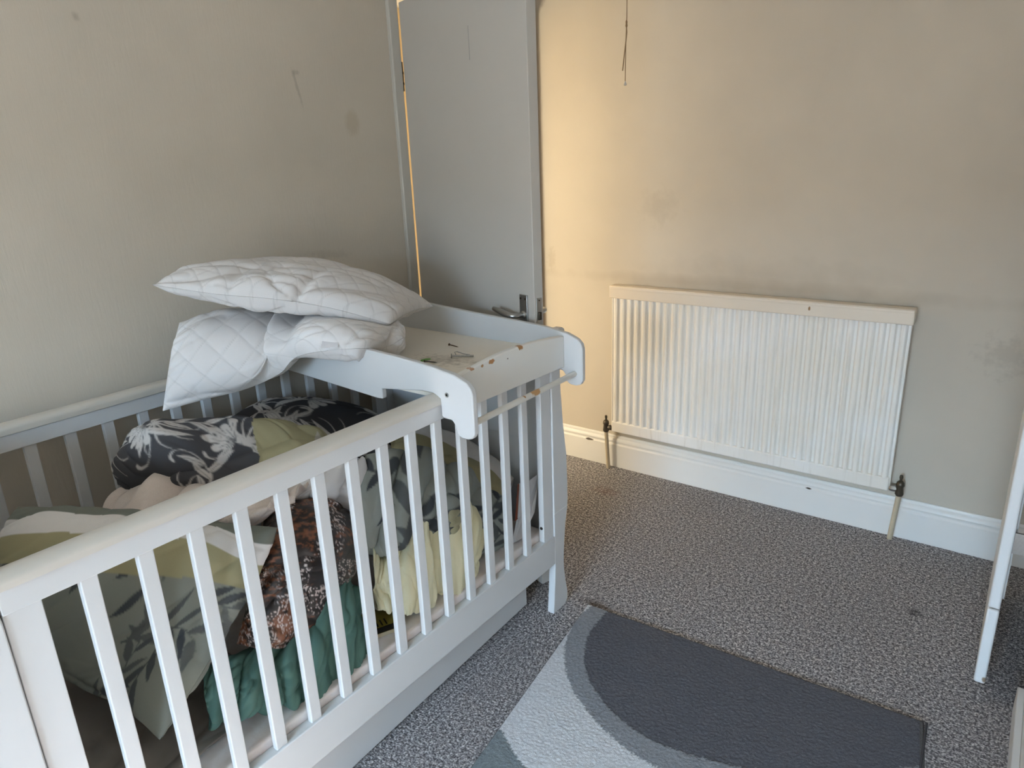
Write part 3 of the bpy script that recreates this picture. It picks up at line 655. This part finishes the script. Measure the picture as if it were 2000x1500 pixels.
puffed('pillowcase', ctrl, .0035, .062, M_cotton, sp_, pillcol, [(.010,.10,4,.9,1,4), (.004,.04,4,.9,1,9)], (3.5,3.5))

# ------------------------------------------------------------------ floral duvet heaped in the cot
dv = thing('floral_duvet', 'charcoal and white floral duvet heaped along the middle of the cot', 'duvet', (-.45,-.6,.5))
def col1(u, v, s, t):
    o = lerp(CHAR, PALE, scroll(s+.27, t+.20)); b = .655-.10*(v-.3)+.03*np.sin(v*11); o[u > b] = OLIVE; k = u > .865; o[k] = lerp(OLIVE, PALE, leafy(s, t+.1))[k]; return o
r1 = [(-0.640,-0.951,0.828), (-0.620,-0.917,0.868), (-0.580,-0.851,0.878), (-0.540,-0.723,0.848), (-0.480,-0.626,0.820), (-0.420,-0.540,0.786), (-0.340,-0.451,0.713)]
r2 = [(-0.610,-0.977,0.803), (-0.560,-0.946,0.831), (-0.475,-0.907,0.860), (-0.430,-0.795,0.821), (-0.380,-0.699,0.795), (-0.320,-0.632,0.775), (-0.250,-0.547,0.716)]
r3 = [(-0.600,-0.981,0.751), (-0.580,-0.923,0.718), (-0.435,-0.924,0.795), (-0.400,-0.826,0.751), (-0.350,-0.745,0.736), (-0.290,-0.696,0.732), (-0.220,-0.644,0.693)]
draped('front_fold', [shift(r1,-.07,.05,-.16), shift(r1,-.05,.03,-.03), r1, r2, r3, shift(r3,-.05,.02,-.07)], .0032, M_cotton, dv, col1, [(.016,.17,2.5,1.2,1,3), (.009,.07,3,.4,1,8), (.003,.03,3,2.2,1,6)])
def col2(u, v, s, t): o = lerp(CHAR*.9, PALE, scroll(s+.62, t+.48)); o[u > .93] = OFFW; return o
r1 = [(-0.670,-0.602,0.788), (-0.660,-0.539,0.812), (-0.650,-0.465,0.811), (-0.620,-0.347,0.780), (-0.580,-0.241,0.729), (-0.520,-0.166,0.679), (-0.450,-0.123,0.624)]
r2 = [(-0.630,-0.603,0.771), (-0.590,-0.572,0.794), (-0.570,-0.516,0.791), (-0.530,-0.423,0.752), (-0.480,-0.331,0.706), (-0.420,-0.271,0.681), (-0.350,-0.223,0.627)]
r3 = [(-0.580,-0.602,0.759), (-0.550,-0.571,0.761), (-0.520,-0.524,0.744), (-0.470,-0.457,0.715), (-0.420,-0.387,0.676), (-0.360,-0.341,0.656), (-0.290,-0.305,0.629)]
draped('back_fold', [shift(r1,-.05,.06,-.20), shift(r1,-.035,.03,-.03), r1, r2, r3, shift(r3,-.04,.02,-.07)], .0032, M_cotton, dv, col2, [(.012,.14,2.5,.6,1,13), (.004,.06,3,1.4,1,18)])
def col3(u, v, s, t): o = np.zeros(u.shape+(4,)); o[:] = OLIVE*1.05; o[v < .50] = OFFW; return o
r1 = [(-0.500,-0.201,0.695), (-0.420,-0.076,0.658), (-0.320,-0.013,0.598), (-0.240,0.036,0.542), (-0.160,0.063,0.462)]
r2 = [(-0.420,-0.249,0.682), (-0.330,-0.170,0.662), (-0.250,-0.106,0.606), (-0.180,-0.053,0.540), (-0.125,-0.015,0.465)]
r3 = [(-0.320,-0.323,0.679), (-0.250,-0.255,0.653), (-0.180,-0.198,0.605), (-0.130,-0.129,0.529), (-0.100,-0.068,0.449)]
draped('end_fold', [shift(r1,-.06,.03,-.14), r1, r2, r3, shift(r3,-.03,.0,-.09)], .005, M_cotton, dv, col3, [(.006,.1,3,.3,1,21), (.003,.04,3,1.3,1,28)])
def col4(u, v, s, t): return lerp(C_(146,151,146), LEAFDK, leafy(s+.5, t+.3)*1.2)
r0 = [(-0.220,-0.557,0.731), (-0.180,-0.487,0.749), (-0.160,-0.373,0.726), (-0.140,-0.263,0.648), (-0.120,-0.152,0.550), (-0.100,-0.028,0.440)]
r1 = [(-0.130,-0.629,0.714), (-0.095,-0.563,0.713), (-0.075,-0.455,0.688), (-0.070,-0.335,0.609), (-0.065,-0.212,0.504), (-0.070,-0.076,0.406)]
r2 = [(-0.100,-0.646,0.631), (-0.075,-0.584,0.623), (-0.062,-0.478,0.608), (-0.055,-0.359,0.540), (-0.055,-0.229,0.438), (-0.065,-0.094,0.352)]
r3 = [(-0.110,-0.633,0.540), (-0.090,-0.582,0.528), (-0.080,-0.508,0.525), (-0.075,-0.395,0.487), (-0.058,-0.267,0.374), (-0.068,-0.119,0.317)]
draped('leaf_print_side', [shift(r0,-.06,.03,-.06), r0, r1, r2, r3, shift(r3,-.07,.02,-.03)], .0035, M_cotton, dv, col4, [(.024,.12,4,.3,1,31), (.010,.05,3,-.3,1,38), (.003,.02,2,.9,0,36)])

# ------------------------------------------------------------------ beige fleece blanket
fl = thing('fleece_blanket', 'beige fleece blanket bunched between striped pillow and floral duvet', 'blanket', (-.4,-.95,.5))
r0 = [(-0.600,-1.027,0.687), (-0.580,-0.990,0.735), (-0.520,-0.928,0.779), (-0.460,-0.880,0.786), (-0.390,-0.803,0.758), (-0.310,-0.725,0.752), (-0.220,-0.694,0.781)]
r1 = [(-0.520,-1.037,0.698), (-0.470,-0.995,0.744), (-0.420,-0.943,0.762), (-0.360,-0.899,0.760), (-0.280,-0.858,0.758), (-0.200,-0.813,0.773), (-0.140,-0.769,0.790)]
r2 = [(-0.460,-1.024,0.693), (-0.400,-0.988,0.721), (-0.330,-0.949,0.737), (-0.260,-0.925,0.746), (-0.190,-0.903,0.759), (-0.125,-0.875,0.782), (-0.100,-0.827,0.793)]
r3 = [(-0.440,-0.994,0.650), (-0.380,-0.960,0.666), (-0.320,-0.928,0.676), (-0.240,-0.919,0.704), (-0.180,-0.896,0.724), (-0.140,-0.859,0.748), (-0.135,-0.814,0.755)]
draped('blanket', [shift(r0,-.05,.05,-.16), shift(r0,-.03,.03,-.02), r0, r1, r2, r3], .0045, M_fleece, fl, flat((214,200,191)), [(.030,.095,5,.85,1,41), (.012,.04,4,1.1,1,43)], solid=.006)

# ------------------------------------------------------------------ white sheet showing between duvet folds
ws = thing('white_sheet', 'crumpled white sheet showing behind the middle slats above the brown cushion', 'sheet', (-.2,-.6,.5))
r0 = [(-0.240,-0.705,0.766), (-0.200,-0.647,0.781), (-0.200,-0.541,0.751)]; r1 = [(-0.170,-0.772,0.764), (-0.140,-0.706,0.764), (-0.150,-0.586,0.712)]; r2 = [(-0.180,-0.790,0.726), (-0.150,-0.714,0.706), (-0.160,-0.581,0.630)]
draped('sheet', [shift(r0,-.04,.02,-.05), r0, r1, r2, shift(r2,-.03,.01,-.10)], .005, M_cotton, ws, flat((226,224,226)), [(.018,.07,3,.5,1,51), (.004,.03,3,1.1,1,52)])

# ------------------------------------------------------------------ brown sequin cushion
sq = thing('sequin_cushion', 'dark brown cushion with glittering white flecks behind the slats', 'cushion', (-.12,-.8,.4))
def seqcol(u, v, s, t):
    a = vnoise(s/.06, t/.05, 61)+.8*vnoise(s/.016, t/.006, 62)+.5*vnoise(s/.005, t/.003, 68); o = lerp(C_(36,26,24), C_(134,82,54), (a+.05)*1.3)
    m = vnoise(s/.06+5, t/.06, 63); f = np.abs(vnoise(s/.008, t/.006, 64)+.5*vnoise(s/.003, t/.003, 65)); k = np.clip((m-.02)*8, 0, 1)*np.clip((.17-f)*14, 0, 1)
    return lerp(o, C_(214,200,196), k)
ctrl = [[(-0.170,-0.853,0.757), (-0.150,-0.782,0.752), (-0.140,-0.705,0.721), (-0.150,-0.616,0.630)], [(-0.130,-0.905,0.693), (-0.095,-0.841,0.685), (-0.090,-0.755,0.658), (-0.120,-0.647,0.563)],
        [(-0.130,-0.947,0.598), (-0.090,-0.893,0.596), (-0.085,-0.817,0.569), (-0.110,-0.700,0.509)], [(-0.130,-0.997,0.499), (-0.100,-0.948,0.466), (-0.095,-0.874,0.434), (-0.110,-0.772,0.430)]]
puffed('cover', ctrl, .0028, .032, colmat('sequinned brown cloth', .35, .6, 700, .12, .0012), sq, seqcol, [(.007,.07,2,.8,1,66), (.004,.03,2,1.8,1,67)])

# ------------------------------------------------------------------ green jersey garment
gj = thing('green_garment', 'dark teal green garment crumpled behind the slats on the mattress', 'garment', (-.08,-.9,.32))
r0 = [(-0.130,-1.076,0.464), (-0.110,-1.004,0.476), (-0.100,-0.905,0.480), (-0.095,-0.798,0.541), (-0.095,-0.706,0.532), (-0.105,-0.651,0.453)]
r1 = [(-0.110,-1.093,0.450), (-0.080,-1.027,0.453), (-0.062,-0.938,0.446), (-0.055,-0.830,0.491), (-0.060,-0.728,0.471), (-0.080,-0.667,0.396)]
r2 = [(-0.100,-1.098,0.424), (-0.070,-1.035,0.410), (-0.046,-0.945,0.387), (-0.044,-0.840,0.388), (-0.048,-0.743,0.381), (-0.070,-0.686,0.335)]
r3 = [(-0.100,-1.092,0.393), (-0.075,-1.035,0.357), (-0.045,-0.943,0.324), (-0.038,-0.852,0.288), (-0.040,-0.772,0.286), (-0.060,-0.713,0.302)]
draped('cloth', [shift(r0,-.06,.02,-.03), r0, r1, r2, r3, shift(r3,-.05,.02,.0)], .0032, M_jersey, gj, flat((84,118,110)), [(.030,.08,6,.45,1,71), (.020,.038,5,.2,1,73), (.007,.017,3,.7,1,74)])

# ------------------------------------------------------------------ pale yellow sheet
ys_ = thing('yellow_sheet', 'pale yellow sheet bunched against the slats below the leaf print', 'sheet', (-.07,-.5,.33))
r0 = [(-0.130,-0.599,0.524), (-0.110,-0.546,0.518), (-0.100,-0.486,0.539), (-0.090,-0.422,0.575), (-0.085,-0.354,0.570), (-0.080,-0.281,0.531), (-0.080,-0.240,0.436)]
r1 = [(-0.090,-0.631,0.493), (-0.070,-0.582,0.489), (-0.058,-0.529,0.497), (-0.052,-0.463,0.512), (-0.052,-0.395,0.494), (-0.055,-0.323,0.424), (-0.065,-0.270,0.359)]
r2 = [(-0.085,-0.634,0.436), (-0.065,-0.591,0.427), (-0.054,-0.536,0.423), (-0.046,-0.475,0.424), (-0.046,-0.403,0.410), (-0.052,-0.327,0.360), (-0.062,-0.284,0.315)]
r3 = [(-0.085,-0.635,0.390), (-0.065,-0.598,0.373), (-0.050,-0.553,0.351), (-0.042,-0.489,0.336), (-0.042,-0.409,0.330), (-0.048,-0.344,0.311), (-0.058,-0.300,0.297)]
draped('sheet', [shift(r0,-.05,.02,-.03), r0, r1, r2, r3, shift(r3,-.05,.02,.0)], .003, M_satin, ys_, flat((238,232,200)), [(.030,.055,7,.10,1,81), (.014,.028,5,.25,1,83), (.005,.014,3,-.2,1,86)])
ro = thing('rolled_cloth', 'rolled pale olive cloth poking out beside the yellow sheet', 'cloth', (-.06,-.35,.5))
ctrl = [[(-0.075,-0.369,0.579), (-0.066,-0.352,0.590), (-0.070,-0.322,0.560)], [(-0.066,-0.375,0.536), (-0.054,-0.353,0.538), (-0.064,-0.307,0.506)], [(-0.070,-0.375,0.487), (-0.056,-0.356,0.482), (-0.066,-0.307,0.455)], [(-0.080,-0.373,0.444), (-0.070,-0.352,0.431), (-0.078,-0.311,0.414)]]
puffed('roll', ctrl, .004, .012, M_fleece, ro, flat((176,172,144)), [(.003,.03,2,.5,1,88)])

# ------------------------------------------------------------------ book, papers and a wrapper on the mattress
bk = thing('book', 'yellow and black paperback lying on the mattress under the yellow sheet', 'book', (-.09,-.62,.318), math.radians(-24))
lbox('pages', (-.07,-.05,.001), (.03,.05,.013), plain('paper edge', srgb(206,196,170), .8), bk)
lbox('cover', (-.072,-.052,.013), (.032,.052,.0145), plain('mustard cover', srgb(150,138,60), .5, var=.1, scale=60), bk)
lbox('spine_band', (.010,-.0522,.0146), (.033,.0522,.0152), plain('black band', srgb(28,26,26), .4), bk)
for k in range(5): lbox('print_mark', (-.022,-.04+k*.012,.0146), (.004,-.036+k*.012,.0150), bpy.data.materials['black band'], bk)
pp = thing('paper_sheets', 'loose white papers propped in the far corner of the cot', 'papers', (-.07,.0,.315))
M_paper = plain('white paper', srgb(222,220,222), .8, .2, var=.03)
def sheet(pts, nm='sheet', mat=None): return link(nm, mesh(pts, [(0,1,2,3)]), mat or M_paper, pp, solid=.0012)
sheet([(-0.050,-0.091,0.328), (-0.045,-0.025,0.323), (-0.060,0.069,0.503), (-0.075,0.031,0.487)])
sheet([(-0.055,-0.096,0.324), (-0.050,-0.052,0.323), (-0.060,0.001,0.411), (-0.070,-0.037,0.407)])
sheet([(-0.040,-0.030,0.357), (-0.040,0.012,0.393), (-0.050,0.047,0.468), (-0.050,0.016,0.417)])
bkl = thing('booklet', 'thin red-brown edged booklet standing in the far corner of the cot', 'booklet', (-.07,-.04,.32))
link('cover', mesh([(-0.065,-0.062,0.386), (-0.062,-0.049,0.392), (-0.075,-0.016,0.499), (-0.080,-0.021,0.496)], [(0,1,2,3)]), plain('red brown card', srgb(130,62,40), .6), bkl, solid=.003)
link('pages', mesh([(-0.061,-0.053,0.394), (-0.058,-0.031,0.398), (-0.070,-0.003,0.499), (-0.074,-0.018,0.500)], [(0,1,2,3)]), M_paper, bkl, solid=.004)
wr = thing('wrapper', 'small crumpled white wrapper on the mattress edge between two slats', 'wrapper', (-.03,-.27,.31))
draped('foil', [[(-0.030,-0.293,0.297), (-0.028,-0.272,0.296), (-0.032,-0.251,0.305)], [(-0.038,-0.288,0.303), (-0.030,-0.277,0.316), (-0.040,-0.246,0.306)], [(-0.050,-0.259,0.299), (-0.045,-0.250,0.306), (-0.050,-0.224,0.298)]], .002, M_quilt, wr, flat((222,214,214)), [(.004,.015,2,.5,1,91)], solid=.0008)
tk = thing('paper_ticket', 'small white and blue paper slip on the mattress near the far end', 'paper', (-0.040,-0.184,0.291))
link('slip', mesh([(-0.035,-0.208,0.298), (-0.035,-0.166,0.308), (-0.050,-0.142,0.287), (-0.055,-0.179,0.279)], [(0,1,2,3)]), M_paper, tk, solid=.001)
link('blue_print', mesh([(-0.033,-0.205,0.297), (-0.033,-0.187,0.302), (-0.038,-0.179,0.292), (-0.038,-0.197,0.289)], [(0,1,2,3)]), plain('blue print', srgb(50,60,150), .5), tk, solid=.0012)

# ------------------------------------------------------------------ two white quilted pillows on the changer
WQ = flat((218,215,214))
lp = thing('quilted_pillow', 'lower white quilted pillow folded over the tray edge and hanging down', 'pillow', (-.5,-.5,.95), 0, 'white quilted pillows')
fr = [(-0.620,-0.829,0.900), (-0.580,-0.732,0.910), (-0.530,-0.639,0.921), (-0.470,-0.569,0.955), (-0.400,-0.557,1.009), (-0.300,-0.528,1.034), (-0.240,-0.476,1.035), (-0.270,-0.356,1.006), (-0.270,-0.283,1.017)]
md = [(-0.650,-0.771,1.017), (-0.600,-0.692,1.026), (-0.550,-0.600,1.025), (-0.530,-0.524,1.022), (-0.460,-0.506,1.051), (-0.400,-0.444,1.055), (-0.340,-0.378,1.037), (-0.310,-0.302,1.013), (-0.285,-0.262,1.013)]
bkr = [(-0.710,-0.696,1.100), (-0.700,-0.594,1.107), (-0.680,-0.494,1.093), (-0.650,-0.406,1.060), (-0.600,-0.357,1.074), (-0.520,-0.306,1.069), (-0.450,-0.249,1.045), (-0.380,-0.213,1.020), (-0.300,-0.245,1.012)]
puffed('quilted_cover', [bkr, md, fr], .0032, .050, M_quilt, lp, WQ, [(.008,.10,4,1.5,1,101), (.004,.05,3,1.3,1,103)], (4,2.6), quilt=.066,
       extra=lambda u, v, s, t: -.030*np.exp(-((u-.50+.06*(v-.5))/.045)**2)+.012*np.exp(-((u-.44)/.03)**2))
link('care_label', mesh([(-0.300,-0.550,1.045), (-0.270,-0.518,1.044), (-0.285,-0.501,1.058), (-0.315,-0.529,1.059)], [(0,1,2,3)]), M_paper, lp, solid=.001)
up = thing('quilted_pillow', 'upper white quilted pillow lying across the other on the tray', 'pillow', (-.5,-.4,1.1), 0, 'white quilted pillows')
fr = [(-0.600,-0.802,1.229), (-0.500,-0.697,1.196), (-0.420,-0.585,1.170), (-0.360,-0.465,1.131), (-0.290,-0.310,1.062)]
D, Cc = np.array((-.775,-.50,1.185)), np.array((-0.440,0.026,1.037)); bkr = [tuple(D+(Cc-D)*k/4+np.array((0,0,.05*math.sin(math.pi*k/4)))) for k in range(5)]
md = [tuple((np.array(a)+np.array(b))/2+np.array((0,0,.012))) for a, b in zip(fr, bkr)]
puffed('quilted_cover', [bkr, md, fr], .0032, .062, M_quilt, up, WQ, [(.008,.11,3,1.2,1,111), (.005,.05,3,1.5,1,113)], (3,2.4), quilt=.066,
       extra=lambda u, v, s, t: -.020*np.exp(-((u-.60)/.025)**2)*np.clip((v-.5)*2, 0, 1)-.012*np.exp(-((u-.30)/.03)**2)*np.clip((v-.5)*2, 0, 1))
